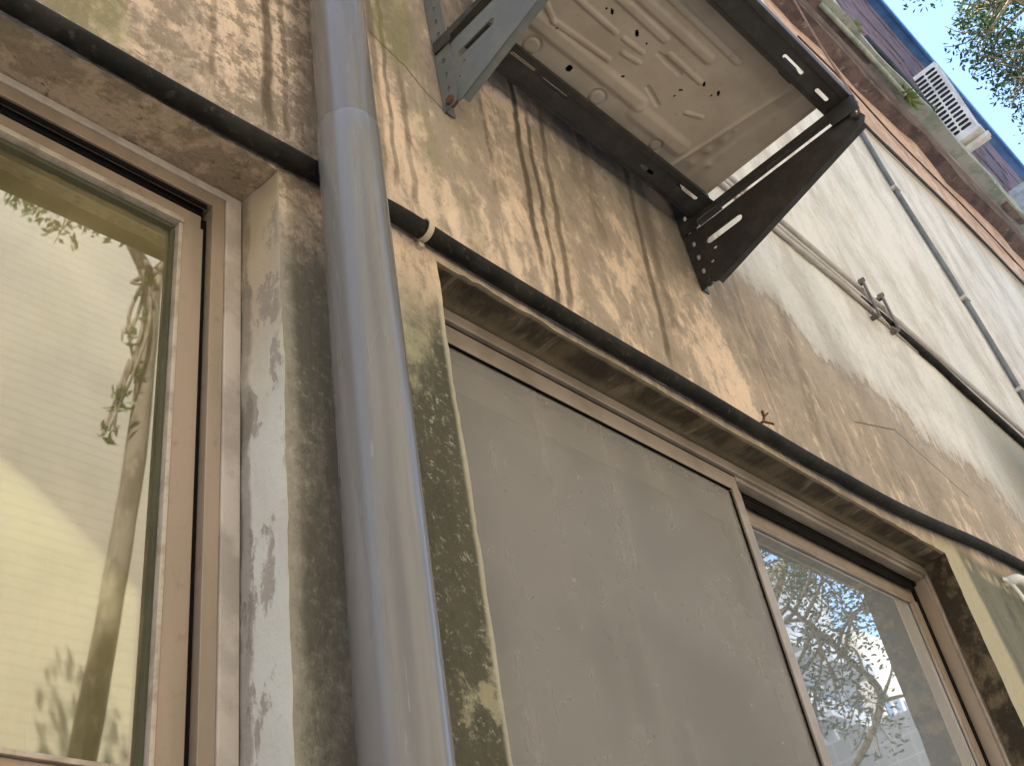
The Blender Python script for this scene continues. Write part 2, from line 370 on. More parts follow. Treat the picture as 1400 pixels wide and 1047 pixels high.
def slate(name, a, b):
    g = G(name); n = g.noise(16, det=6, rough=.7); f = g.noise(70, det=4)
    col = g.mix(g.step(n, .45, .65), a, b); col = g.mix(g.mul(g.step(f, .62, .74), .3), col, (.12, .08, .06))
    return g.done(col, .5, .4)
DKSTEEL = slate('black_painted_steel', (0.030, 0.028, 0.026), (0.05, 0.046, 0.042))
BLSTEEL = slate('blue_grey_painted_steel', (0.125, 0.137, 0.142), (0.16, 0.163, 0.158))
GALV = simple('grey_conduit', (0.45, 0.42, 0.40), (0.34, 0.31, 0.29), rough=.5, sc=8, metal=.2)
BLUEGREY = simple('blue_grey_conduit', (0.15, 0.165, 0.185), (0.11, 0.12, 0.135), rough=.5, sc=8)
WHITEP = simple('white_plastic', (0.72, 0.71, 0.69), (0.58, 0.57, 0.55), rough=.45, sc=10)
RUST = simple('rusty_iron', (0.12, 0.055, 0.03), (0.05, 0.03, 0.02), rough=.9, sc=40, bump=.5)
SCREW = simple('zinc_screw', (0.5, 0.5, 0.48), rough=.35, metal=.8)
BAND = rough_mat('orange_render', (0.55, 0.37, 0.28), (0.40, 0.27, 0.21), (0.55, 0.49, 0.45), sc=3.8, lo=.42, hi=.62, lo2=.56, hi2=.66, bump=.6)
BEAM = rough_mat('brown_beam_render', (0.17, 0.13, 0.125), (0.09, 0.075, 0.08), (0.30, 0.26, 0.25), sc=4, bump=.6)
LEDGE = rough_mat('mossy_ledge_concrete', (0.38, 0.39, 0.37), (0.24, 0.29, 0.25), (0.50, 0.50, 0.48), sc=4, bump=.8)
BRICK = rough_mat('purple_brick', (0.17, 0.12, 0.14), (0.12, 0.09, 0.12), (0.24, 0.18, 0.20), sc=3.5, bump=.5)
BLUE_FRINGE = simple('blue_fringed_metal', (0.09, 0.24, 0.55), (0.05, 0.14, 0.38), rough=.5, sc=3)  # blue is the bright sky's lens fringe put into the eave colour
ROOM = simple('room_paint', (0.30, 0.29, 0.22), rough=.9)
CURT = simple('pale_blind', (0.46, 0.43, 0.30), (0.40, 0.38, 0.26), rough=.9, sc=3)
def glass_mat(name, tint, refl, dust_haze, dust_haze_col, ior=1.55, blur=.012):
    g = G(name); nt = g.nt
    fr = g.n('ShaderNodeFresnel'); fr.inputs[0].default_value = ior
    gl = g.n('ShaderNodeBsdfGlossy'); gl.inputs['Roughness'].default_value = blur; gl.inputs['Color'].default_value = (1, 1, 1, 1)
    tr = g.n('ShaderNodeBsdfTransparent'); tr.inputs[0].default_value = tint + (1,)
    di = g.n('ShaderNodeBsdfDiffuse')
    g.put(dust_haze_col, di.inputs[0])
    bn = g.n('ShaderNodeBump'); g.l(g.noise(2.2, det=2), bn.inputs['Height']); bn.inputs['Distance'].default_value = .001; bn.inputs['Strength'].default_value = .3
    g.l(bn.outputs[0], gl.inputs['Normal'])
    m1 = g.n('ShaderNodeMixShader'); g.put(dust_haze(g), m1.inputs[0]); g.l(tr.outputs[0], m1.inputs[1]); g.l(di.outputs[0], m1.inputs[2])
    m2 = g.n('ShaderNodeMixShader'); f = g.m('MULTIPLY_ADD', fr.outputs[0], refl[0], refl[1], clamp=True)
    g.put(f, m2.inputs[0]); g.l(m1.outputs[0], m2.inputs[1]); g.l(gl.outputs[0], m2.inputs[2])
    g.l(m2.outputs[0], g.out.inputs[0]); nt.nodes.remove(g.b); return g.mat
GLASS1 = glass_mat('reflective_glass', (.75, .78, .6), (1.8, .10), lambda g: g.step(g.add(g.noise(5, 5, 3, det=5), g.mul(g.step(g.vor(9, off=1.3), .05, .03), .5)), .4, .9, .20, .6), (.44, .38, .20), blur=.02)  # dust film; its yellow also paints the tone of the mirrored sunlit wall
GLASS3 = glass_mat('dull_dusty_glass', (.6, .62, .6), (.35, .0), lambda g: g.step(g.noise(5, det=5), .3, .8, .25, .5), (.30, .28, .26), blur=.15)
GLASS2 = glass_mat('dusty_hazed_glass', (.6, .65, .66), (2.6, .12), lambda g: g.m('MINIMUM', g.add(g.step(g.add(g.x, g.mul(g.noise(4, det=5), .7)), 2.6, 3.6, .34, .66), g.mul(g.noise(30, det=5), .12)), .9), (.46, .50, .55))  # dust plus painted bluish haze, stronger rightward over the mirrored reveal
def screen_mat():
    g = G('insect_screen'); n = g.noise(3, det=4); f = g.noise(120, 120, 120, det=2)
    col = g.mix(g.step(n, .4, .65), (0.30, 0.285, 0.275), (0.25, 0.237, 0.228))
    col = g.mix(g.mul(g.step(g.noise(25, det=5, off=6), .63, .7), .3), col, (.4, .38, .35))
    col = g.mix(g.mul(g.step(g.vor(11, off=4.0), .045, .03), .8), col, (.10, .09, .08))
    col = g.mix(g.mul(g.step(g.noise(20, 20, 1.2, det=5, off=9), .52, .66), .3), col, (.36, .34, .32))
    w = g.m('SINE', g.mul(g.x, 2400.0)); w2 = g.m('SINE', g.mul(g.z, 2400.0))
    col = g.mix(g.mul(g.step(g.m('MAXIMUM', w, w2), .2, .8), .15), (.1, .09, .085), col) if False else col
    g.b.inputs['Alpha'].default_value = .52
    return g.done(col, .75, .25)
SCREEN = screen_mat()
LEAF = []
for k, (a, b) in enumerate((((.12, .18, .04), (.17, .24, .06)), ((.035, .07, .025), (.05, .10, .03)))):
    g = G('leaf_green'); tr = g.n('ShaderNodeBsdfTranslucent'); c = g.mix(g.step(g.noise(5, det=2), .4, .6), a, b)
    g.put(c, tr.inputs[0]); mx = g.n('ShaderNodeMixShader'); mx.inputs[0].default_value = .35
    g.done(c, .45, .4); g.l(g.b.outputs[0], mx.inputs[1]); g.l(tr.outputs[0], mx.inputs[2]); g.l(mx.outputs[0], g.out.inputs[0]); LEAF.append(g.mat)
BARK = rough_mat('pale_bark', (.30, .25, .18), (.16, .13, .09), (.42, .37, .28), sc=9, az=.4)
def tile_mat():
    g = G('cream_tile'); r = g.m('FRACT', g.mul(g.z, 10.0)); c = g.m('FRACT', g.mul(g.x, 5.0))
    jt = g.m('MAXIMUM', g.step(r, .16, .08), g.mul(g.step(c, .06, .03), .4))
    col = g.mix(g.step(g.noise(1.5, det=5), .4, .65), (.62, .55, .42), (.56, .50, .38))
    col = g.mix(g.mul(jt, .35), col, (.33, .27, .17)); return g.done(col, .7, .3)
TILE = tile_mat()

# ------------------------------------------------------------------ ground and building
g = MB(); g.quad((-600, -600, 0), (600, -600, 0), (600, 600, 0), (-600, 600, 0))
link('ground', g, simple('alley_concrete', (.45, .44, .42), (.36, .35, .335), rough=.95, sc=1.2), kind='structure')

W1 = (-0.75, 0.778, 1.90, 3.08)     # left window opening x0,x1,z0,z1
W2 = (1.162, 3.42, 1.75, 3.08)
house = empty('building', (0, 0, 0), 'old plaster building with stained peeling wall, two aluminium windows and a mossy ledge', 'building')

def axis(pts, fine0, fine1, d, coarse):
    """sorted breakpoints: fine step inside [fine0, fine1], coarse outside"""
    out = set(round(p, 5) for p in pts); a = pts[0]; srt = sorted(pts)
    for p, q in zip(srt, srt[1:]):
        st = d if (p >= fine0 - 1e-6 and q <= fine1 + 1e-6) else coarse
        n = max(1, int(round((q - p) / st)))
        for k in range(n): out.add(round(p + (q - p) * k / n, 5))
    return sorted(out)
xs = axis([-28, -3, -1, W1[0], W1[1], W2[0], W2[1], 5.0, 24.0], -1, 5.0, .02, .4)
zs = axis([0, 1.5, W1[2], W2[2], 3.08, 4.4, 7.6], 1.5, 4.4, .02, .2)
def inside(x, z):
    for w in (W1, W2):
        if w[0] < x < w[1] and w[2] < z < w[3]: return True
    return False
vid = {}; wm = MB()
def wy(x, z):
    p = Vector((x * 5, 0, z * 3))
    return 0.0035 * mnoise.noise(p) + 0.002 * mnoise.noise(p * 4.1) + .0012 * mnoise.noise(p * 9)
def edgej(x, z):
    dx = dz = 0.0
    for w in (W1, W2):
        if abs(z - w[3]) < 1e-4 and w[0] - .01 < x < w[1] + .01:
            dz = 0.003 * mnoise.noise(Vector((x * 14, 3.3, 0))) + .003 * mnoise.noise(Vector((x * 45, 1, 0)))
            if w is W2 and x < 1.5: dz += 0.009 * max(0, mnoise.noise(Vector((x * 40, 7.3, 0))) + .2)
        for xx in (w[0], w[1]):
            if abs(x - xx) < 1e-4 and w[2] < z < w[3] + .01:
                dx = 0.004 * mnoise.noise(Vector((7.7, z * 9, xx))) + .002 * mnoise.noise(Vector((1, z * 40, xx)))
    return dx, dz
def wv(x, z):
    if (x, z) not in vid:
        dx, dz = edgej(x, z); vid[(x, z)] = len(wm.v); wm.v.append((x + dx, wy(x, z), z + dz))
    return vid[(x, z)]
for i in range(len(xs) - 1):
    for j in range(len(zs) - 1):
        if inside((xs[i] + xs[i + 1]) / 2, (zs[j] + zs[j + 1]) / 2): continue
        wm.f.append((wv(xs[i], zs[j]), wv(xs[i + 1], zs[j]), wv(xs[i + 1], zs[j + 1]), wv(xs[i], zs[j + 1])))
link('wall', wm, WALL, house, smooth=True)

def strip(p_front, p_back, n, amp, seed):
    """rough surface from a front edge to a back edge"""
    mb = MB(); rows = 7
    for k in range(n + 1):
        for r in range(rows + 1):
            a = Vector(p_front(k / n)); b = Vector(p_back(k / n)); t = r / rows; p = a.lerp(b, t)
            if 0 < r < rows:
                q = mnoise.noise(p * 13 + Vector((seed, 0, 0))) * amp + mnoise.noise(p * 34) * amp * .4
                p += Vector((q, 0, q))
            mb.v.append(tuple(p))
    for k in range(n):
        for r in range(rows):
            a = k * (rows + 1) + r; mb.f.append((a, a + 1, a + rows + 2, a + rows + 1))
    return mb
def fr(x, z):
    x = min(xs, key=lambda q: abs(q - x)); z = min(zs, key=lambda q: abs(q - z)); dx, dz = edgej(x, z); return (x + dx, wy(x, z), z + dz)
def lrp(a, b, t): return a + (b - a) * t
def front_x(w, t): return fr(lrp(w[0], w[1], t), w[3])
def front_z(w, t): return fr(w[1], lrp(w[2], w[3], t))
D = .105
nx1 = len([q for q in xs if W1[0] - 1e-6 <= q <= W1[1] + 1e-6]) - 1; nx2 = len([q for q in xs if W2[0] - 1e-6 <= q <= W2[1] + 1e-6]) - 1
nz1 = len([q for q in zs if W1[2] - 1e-6 <= q <= 3.08 + 1e-6]) - 1; nz2 = len([q for q in zs if W2[2] - 1e-6 <= q <= 3.08 + 1e-6]) - 1
link('soffit', strip(lambda t: front_x(W1, t), lambda t: (lrp(W1[0], .772, t), D + .02, 3.092), nx1, .006, 1), SOF1, house, smooth=True, label='rough tan plaster soffit over the left window')
link('soffit', strip(lambda t: front_x(W2, t), lambda t: (lrp(1.15, 3.455, t), .11, 3.082), nx2, .006, 2), SOF2, house, smooth=True, label='dark stained soffit over the screened window')
link('reveal', strip(lambda t: front_z(W1, t), lambda t: (.772, D + .02, lrp(W1[2], 3.092, t)), nz1, .005, 3), REV1, house, smooth=True, label='patchy whitewashed reveal beside the downpipe')
link('reveal', strip(lambda t: front_z(W2, t), lambda t: (3.455, .11, lrp(W2[2], 3.082, t)), nz2, .005, 4), REV2, house, smooth=True, label='blackened reveal at the far end')
def lerp_side(w, t): return fr(w[0], lrp(w[2], w[3], t))
link('reveal', strip(lambda t: lerp_side(W1, t), lambda t: (W1[0] + .005, D + .02, lrp(W1[2], 3.092, t)), nz1, .004, 5), REV1, house, smooth=True)
link('reveal', strip(lambda t: lerp_side(W2, t), lambda t: (1.15, .11, lrp(W2[2], 3.082, t)), nz2, .004, 6), REV2, house, smooth=True)
s_ = MB(); s_.box(-.78, .80, .002, .2, 1.84, 1.90); s_.box(1.13, 3.5, .002, .2, 1.69, 1.75); s_.box(-.80, .82, -.05, .0015, 1.85, 1.899); s_.box(1.11, 3.52, -.05, .0015, 1.70, 1.749)
link('window_sill', s_, simple('sill_concrete', (.4, .36, .3), rough=.9, bump=.5), house)

# building mass behind the facade (rooms, floors, roof): closes the place against the sun
b_ = MB()
b_.box(-28, 24, 8.0, 8.2, 0, 11.1); b_.box(-28.2, -28.002, -.0, 8.2, 0, 11.1); b_.box(24.002, 24.2, -.0, 8.2, 0, 11.1)
b_.box(-28, 24, .30, 8.0, 3.3, 3.45)
link('inner_wall', b_, ROOM, house)
r_ = MB(); r_.box(-3, .96, .9, 1.0, 0, 3.3); r_.box(1.0, 4.5, 1.2, 1.3, 0, 3.3); r_.box(.9, 1.0, .27, 1.3, 0, 3.3); r_.box(4.4, 4.5, .27, 1.2, 0, 3.3); r_.box(-3, 4.5, .3, 1.3, .0, .1)
r_.box(-1.1, -1.0, .27, .9, 0, 3.3)
link('room', r_, ROOM, house)
r_ = MB()
for k in range(16):                                              # pleated blind behind the left pane
    xa = -.72 + k * .088; r_.box(xa, xa + .08, .33 + (k % 2) * .012, .335 + (k % 2) * .012, 1.9, 3.1)
link('blind', r_, CURT, house)

# upper storey: render band, beam, ledge, brick wall, eave
def rowbox(name, x0, x1, y0, y1, z0, z1, mat, rag=0.0, n=230, seed=0, **kw):
    mb = MB(); prof = [(y1, z0), (y0, z0), (y0, z1), (y1, z1)]
    for k in range(n + 1):
        x = x0 + (x1 - x0) * k / n
        for q, (y, z) in enumerate(prof):
            jy = rag * mnoise.noise(Vector((x * 1.3, q * 5.1, seed))) + rag * .5 * mnoise.noise(Vector((x * 5, q * 3.1, seed)))
            mb.v.append((x, y + (jy if q in (1, 2) else 0), z + (rag * mnoise.noise(Vector((x * 2.1, q * 2.3, seed + 4))) if q < 2 else 0)))
    for k in range(n):
        for q in range(4):
            a = k * 4 + q; b = k * 4 + (q + 1) % 4; mb.f.append((a, b, b + 4, a + 4))
    mb.f.append((0, 1, 2, 3)); mb.f.append(tuple(n * 4 + q for q in (3, 2, 1, 0)))
    return link(name, mb, mat, house, **kw)
rowbox('render_band', -28, 24, -.012, .1, 7.36, 8.22, BAND, .045, seed=1, label='orange peeling render band under the beam')
rowbox('beam', -28, 24, -.115, .1, 8.20, 8.34, BEAM, .024, seed=2)
rowbox('beam_lip', -28, 24, -.145, .1, 8.345, 8.385, simple('grey_lip', (.33, .27, .27), rough=.9, sc=3), .01, seed=3)
rowbox('ledge', -28, 24, -.265, .1, 8.39, 8.50, LEDGE, .04, seed=4, label='pale mossy concrete ledge')
rowbox('upper_wall', -28, 24, -.185, .3, 8.502, 11.1, BRICK, .02, seed=5, label='purple brown upper wall under the blue eave')
e_ = MB(); e_.box(-28.2, 24.2, -.305, 8.3, 11.102, 11.22); e_.box(-28.2, 24.2, -.325, -.30, 11.08, 11.25)
link('eave', e_, BLUE_FRINGE, house, label='roof edge coloured with the blue fringe of the bright sky')
# individual blocks of the upper wall that stand proud
bl = MB(); bl.box(0, .52, -.0, .03, 0, .26); base_me = None
for j in range(9):
    for i in range(16):
        x = 4.2 + i * .56 + (.28 if j % 2 else 0); z = 8.53 + j * .285
        mb = MB(); d = random.uniform(.0, .02); w = .53
        mb.box(x, x + w + random.uniform(-.02, .0), -.200 - d, -.18, z, z + .262)
        link('block', mb, BRICK, house, bevel=.012)

# ------------------------------------------------------------------ windows
def bars(parent, name, items, mat, bevel=.0012, **kw):
    mb = MB()
    for it in items: mb.box(*it)
    return link(name, mb, mat, parent, bevel=bevel, **kw)
win1 = link('window', MB().box(-.72, .74, D + .028, D + .08, 2.02 - .16, 2.02 - .13), GASKET_SHADE, house, label='bronze sliding window with a reflecting pane')
def frame_rect(x0, x1, z0, z1, y0, y1, w, wt=None, wb=None):
    wt = wt or w; wb = wb or w
    return [(x0, x1, y0, y1, z1 - wt, z1), (x0, x1, y0, y1, z0, z0 + wb), (x0, x0 + w, y0, y1, z0 + wb, z1 - wt), (x1 - w, x1, y0, y1, z0 + wb, z1 - wt)]
# left window
bars(win1, 'mortar_surround', [(-.73, .772, D, D + .03, 3.070, 3.088), (.738, .770, D - .002, D + .03, 1.90, 3.0695)], MORTAR, .002)
bars(win1, 'outer_frame', [(-.72, .7375, D + .003, D + .10, 3.040, 3.0695), (.712, .7375, D + .002, D + .10, 1.90, 3.0395), (-.74, -.70, D + .002, D + .1, 1.90, 3.0395), (-.70, .7048, D + .003, D + .1, 1.90, 1.93)], BRONZE)
bars(win1, 'track_gap_shade', [(-.70, .7048, D + .035, D + .095, 3.012, 3.0398), (-.70, .7048, D + .008, D + .011, 3.030, 3.0399), (-.70, .7048, D + .022, D + .025, 3.022, 3.0399), (.7028, .7115, D + .02, D + .06, 1.935, 3.0115)], GASKET_SHADE, .0005)  # black fillers paint the shade of the gaps around the sash
bars(win1, 'sash', [(-.68, .6985, D + .017, D + .05, 2.980, 3.013), (.662, .7025, D + .015, D + .05, 1.931, 2.9795), (-.68, -.64, D + .015, D + .05, 1.931, 2.9795), (-.64, .6615, D + .017, D + .05, 1.931, 2.002)], BRONZE)
bars(win1, 'glazing_bead', [(-.64, .6615, D + .010, D + .035, 2.968, 2.9797), (.6545, .6615, D + .013, D + .035, 2.010, 2.9675), (-.64, .6615, D + .010, D + .035, 2.0025, 2.0095)], BEAD, .001)
bars(win1, 'gasket', [(-.64, .6485, D + .024, D + .0355, 2.958, 2.9675), (.648, .6542, D + .026, D + .0355, 1.998, 2.9575)], SEAL, .0)
mb = MB(); mb.box(-.64, .6543, D + .036, D + .040, 1.99, 2.967); link('pane', mb, GLASS1, win1)
# right window
win2 = link('window', MB().box(1.165, 3.40, .20, .21, 1.76, 1.80), GASKET_SHADE, house, label='sliding window with an insect screen and a far clear pane')
bars(win2, 'mortar_surround', [(2.335, 3.4315, .098, .128, 3.030, 3.0446), (1.15, 3.47, .089, .13, 3.045, 3.076), (3.432, 3.452, .088, .13, 1.75, 3.0445)], BRONZE2, .002)
bars(win2, 'outer_frame', [(1.15, 3.424, .17, .21, 2.98, 3.0445), (3.4195, 3.4318, .098, .14, 1.75, 3.0445), (1.15, 1.168, .1, .21, 1.75, 2.9795), (1.168, 3.385, .1, .21, 1.75, 1.78)], BRONZE)
bars(win2, 'track_gap_shade', [(1.15, 3.42, .1295, .168, 3.02, 3.0445), (1.15, 3.384, .131, .134, 2.99, 3.02), (1.169, 2.36, .101, .128, 3.0373, 3.0447), (3.397, 3.4318, .1405, .168, 1.79, 3.0445)], GASKET_SHADE, .0004)  # black strips carry the shade of the head and jamb gaps
bars(win2, 'screen_frame', [(1.169, 2.330, .098, .118, 2.988, 3.037), (2.292, 2.330, .096, .120, 1.78, 2.9875), (1.169, 1.19, .098, .118, 1.78, 2.9875), (1.19, 2.2915, .098, .118, 1.78, 1.81)], BRONZE2)
bars(win2, 'spline', [(1.19, 2.2915, .100, .106, 2.985, 2.9877), (2.289, 2.2917, .102, .106, 1.81, 2.981)], GASKET_SHADE, 0)
mb = MB(); mb.box(1.185, 2.2919, .108, .1085, 1.80, 2.9877); link('insect_screen', mb, SCREEN, win2)
bars(win2, 'sash', [(1.17, 2.36, .136, .149, 2.90, 2.975), (2.27, 2.36, .135, .149, 1.78, 2.9245), (1.17, 1.22, .136, .15, 1.78, 2.9245)], BRONZE2)
mb = MB(); mb.box(1.22, 2.27, .142, .146, 1.78, 2.90); link('pane', mb, GLASS3, win2, label='pane behind the insect screen')
bars(win2, 'sash', [(2.30, 3.396, .146, .166, 2.958, 3.016), (3.366, 3.396, .142, .166, 1.78, 2.9575)], BRONZE)
bars(win2, 'glazing_bead', [(2.30, 3.3655, .147, .155, 2.950, 2.9577), (3.358, 3.3655, .147, .155, 1.78, 2.9495)], BRONZE2, .0008)
mb = MB(); mb.box(2.30, 3.36, .157, .161, 1.78, 2.953); link('pane', mb, GLASS2, win2, label='clear dusty pane with painted bluish haze, mirroring trees and sky')
b2 = MB(); b2.box(1.17, 2.5, .28, .285, 1.6, 3.1); link('curtain', b2, simple('grey_curtain', (.42, .40, .37), rough=.95), house)

# ------------------------------------------------------------------ downpipe
PX, PY, PR = .876, -.088, .0635
dp = empty('downpipe', (PX, PY, 0), 'thick grey plastic drainpipe running up the wall between the two windows', 'drainpipe')
def lathe(x, y, prof, seg=48):
    mb = MB()
    for (z, r) in prof:
        for k in range(seg):
            a = 2 * math.pi * k / seg; mb.v.append((x + r * math.cos(a), y + r * math.sin(a), z))
    for j in range(len(prof) - 1):
        for k in range(seg):
            a = j * seg + k; b = j * seg + (k + 1) % seg; mb.f.append((a, b, b + seg, a + seg))
    return mb
link('lower_pipe', lathe(PX, PY, [(0, .0585), (1.0, .0585), (2.0, .0585), (3.075, .0585)]), PVC, dp, smooth=True)
link('coupling', lathe(PX, PY, [(3.03, .0584), (3.075, .0590), (3.12, .0594), (3.172, .0595), (3.176, .0588), (3.178, .0572)]), PVC, dp, smooth=True)
link('upper_pipe', lathe(PX, PY, [(3.1, .0574), (3.6, .0574), (5.2, .0572), (8.4, .0572)]), PVC2, dp, smooth=True)
for zz in (1.2, 4.9):
    link('pipe_clip', MB().ring((PX, PY, zz), .0625, .0587, .03, 'z', 32).box(PX - .01, PX + .01, -.02, .02, zz, zz + .03), GALV, dp)

# ------------------------------------------------------------------ black cable along the lintels
cab = [(-1.2, -.024, 3.07), (0, -.024, 3.075), (.3, -.024, 3.084), (.6, -.022, 3.094), (.86, -.024, 3.105), (1.02, -.024, 3.118), (1.10, -.023, 3.120), (1.25, -.024, 3.112), (1.6, -.024, 3.108), (2.0, -.024, 3.112),
       (2.5, -.024, 3.112), (3.0, -.024, 3.125), (3.35, -.024, 3.155), (3.7, -.024, 3.195), (4.1, -.024, 3.225), (4.6, -.025, 3.24), (6.0, -.025, 3.3), (9, -.025, 3.4)]
c_ = MB().tube(smooth_path(cab, 10), .0200, 16)
link('black_cable', c_, RUBBER, None, (1.0, -.024, 3.11), smooth=True, label='thick black rubber cable running above both window openings', cat='cable')
k_ = MB(); k_.ring((1.108, -.024, 3.12), .0250, .0210, .014, 'x', 20); k_.box(1.108, 1.122, -.012, .004, 3.085, 3.098); k_.box(1.108, 1.122, -.012, .004, 3.142, 3.162)
link('cable_clip', k_, simple('pale_clip', (.5, .42, .33), rough=.6), None, (1.11, 0, 3.12), bevel=.001, label='small pale strap holding the black cable beside the drainpipe', cat='cable clip')

# ------------------------------------------------------------------ wall brackets (cut and folded steel)
def make_bracket(x, mat, name='wall_bracket', **kw):
    root = empty(name, (x, 0, 3.66), **kw)
    T = .004
    to = lambda u, v, w: (x + w, u, v)
    up = [(-.003, 3.655), (-.05, 3.665), (-.056, 3.70), (-.056, 4.20), (-.003, 4.20)]
    hol = [slot(-.030, 3.72 + k * .058, .022, .011, math.pi / 2) for k in range(8)]
    fl = MB().box(x + T / 2, x + .034, -.0065, -.003, 3.66, 4.20)
    link('upright', join_meshes([plate(up, hol, T, to)], fl), mat, root)
    x2 = x + .005
    to2 = lambda u, v, w: (x2 + w, u, v)
    gus = [(-.046, 3.662), (-.062, 3.657), (-.638, 3.820), (-.650, 3.838), (-.642, 3.862), (-.600, 3.884), (-.050, 3.886)]
    hs = [slot(-.138, 3.815, .135, .026, .0), slot(-.066, 3.735, .012, .012), slot(-.09, 3.775, .012, .012), slot(-.625, 3.845, .012, .012)]
    lowfl = MB(); lowfl.v = [(x2, -.062, 3.657), (x2 + .022, -.062, 3.657), (x2 + .022, -.638, 3.820), (x2, -.638, 3.820), (x2, -.062, 3.6605), (x2 + .022, -.062, 3.6605), (x2 + .022, -.638, 3.8235), (x2, -.638, 3.8235)]
    lowfl.f = [(0, 1, 2, 3), (4, 7, 6, 5), (0, 4, 5, 1), (1, 5, 6, 2), (2, 6, 7, 3), (3, 7, 4, 0)]
    link('brace', join_meshes([plate(gus, hs, T, to2)], lowfl), mat, root)
    arm = [(-.010, 3.884), (-.068, 3.884), (-.070, 3.908), (-.285, 3.908), (-.29, 3.888), (-.335, 3.888), (-.34, 3.905), (-.555, 3.898), (-.56, 3.872), (-.648, 3.866), (-.650, 3.925), (-.010, 3.929)]
    ah = [slot(-.18, 3.919, .05, .006), slot(-.45, 3.916, .05, .006)]
    to3 = lambda u, v, w: (x - .006 + w, u, v)
    af = MB().box(x - .004, x + .036, -.645, -.012, 3.9295, 3.933)
    link('arm', join_meshes([plate(arm, ah, T, to3)], af), DKSTEEL, root)  # the left bracket's arm is black too: its shade is put into the colour
    bt = MB()
    bt.tube([(x - .010, -.030, 3.675), (x + .012, -.030, 3.675)], .013, 6)
    link('bolt', bt, RUST if mat is BLSTEEL else DKSTEEL, root)
    link('bolt', MB().tube([(x - .002, -.03, 4.15), (x - .012, -.03, 4.15)], .009, 6), RUST, root)
    b3 = MB().tube([(x - .016, -.628, 3.850), (x + .014, -.628, 3.850)], .009, 6); link('bolt', b3, mat, root)
    return root
brA = make_bracket(1.272, BLSTEEL, label='blue grey slotted steel wall bracket at the near left end of the air conditioner', cat='bracket', group='steel wall brackets under the air conditioner')
brB = make_bracket(2.322, DKSTEEL, label='black steel wall bracket at the far right end, its tip below the orange band', cat='bracket', group='steel wall brackets under the air conditioner')
def rail(y0, y1, zb, slots, side, label):
    L = (1.8, (y0 + y1) / 2, zb)
    me = plate([(1.285, y0), (2.372, y0), (2.372, y1), (1.285, y1)], [slot(a, b, l, .012) for a, b, l in slots], .003, lambda u, v, w: (u, v, zb + w))
    up = MB()
    yy = y1 if side > 0 else y0
    up.box(1.285, 2.372, yy - .0015, yy + .0015, zb + .0018, zb + .04)
    up.box(1.30, 2.30, (y0 if side > 0 else y1) - .001 * side, (y0 if side > 0 else y1) + .002 * side, zb + .0018, zb + .018)
    up.box(1.29, 2.365, y0 + .018, y0 + .0195, zb - .004, zb - .0018); up.box(1.29, 2.365, y1 - .014, y1 - .0125, zb - .004, zb - .0018)
    return link('mounting_rail', join_meshes([me], up), DKSTEEL, None, L, label=label, cat='rail', group='mounting rails between the brackets')
rail(-.140, -.052, 3.937, [(1.49, -.118, .095), (1.618, -.113, .105), (2.222, -.112, .10), (2.05, -.09, .06)], 1, 'black slotted mounting rail along the wall side of the air conditioner')
rail(-.640, -.552, 3.937, [(2.095, -.592, .10), (2.252, -.588, .066), (1.50, -.59, .1), (1.65, -.59, .1)], -1, 'black slotted mounting rail along the outer edge of the air conditioner')

# ------------------------------------------------------------------ outdoor air conditioner
ac = empty('air_conditioner', (1.83, -.33, 3.96), 'beige outdoor air conditioner seen from below with embossed pan and drain holes', 'air conditioner')
X0, X1, Y0, Y1, ZP = 1.345, 2.335, -.555, -.100, 3.985
def seg_d(px, py, ax, ay, bx, by):
    vx, vy = bx - ax, by - ay; t = max(0, min(1, ((px - ax) * vx + (py - ay) * vy) / (vx * vx + vy * vy + 1e-9)))
    return math.hypot(px - ax - t * vx, py - ay - t * vy)
ribs = [((1.40, -.210), (1.882, -.214), .020, .007), ((1.905, -.188), (2.110, -.189), .024, .006), ((1.435, -.265), (1.494, -.240), .007, .005), ((1.494, -.240), (1.700, -.254), .007, .005),
        ((1.36, -.325), (1.652, -.323), .007, .005), ((1.38, -.40), (1.775, -.396), .0105, .006), ((1.42, -.435), (1.925, -.436), .013, .007), ((1.42, -.490), (2.0, -.486), .011, .006),
        ((1.823, -.374), (1.970, -.373), .007, .005), ((1.715, -.293), (1.778, -.302), .006, .004), ((1.684, -.325), (1.760, -.329), .006, .004), ((1.86, -.265), (1.93, -.245), .006, -.004),
        ((2.02, -.28), (2.07, -.30), .006, .004), ((1.80, -.355), (1.90, -.352), .006, -.004)]
feet = [(1.503, -.148, .026), (1.771, -.148, .026), (2.04, -.145, .02)]
holes = [(1.636, -.166, .0105, 0), (1.598, -.358, .006, .6), (1.701, -.358, .007, .6), (1.747, -.355, .0035, 0), (1.776, -.244, .004, -.9), (1.982, -.376, .006, .7), (1.945, -.321, .004, -.7), (1.946, -.296, .0035, 0),
         (2.031, -.365, .0035, 0), (2.042, -.384, .006, .7), (1.579, -.356, .0035, 0), (1.515, -.232, .0035, 0)]
NX, NY = 330, 150
pm = MB(); hgt = {}
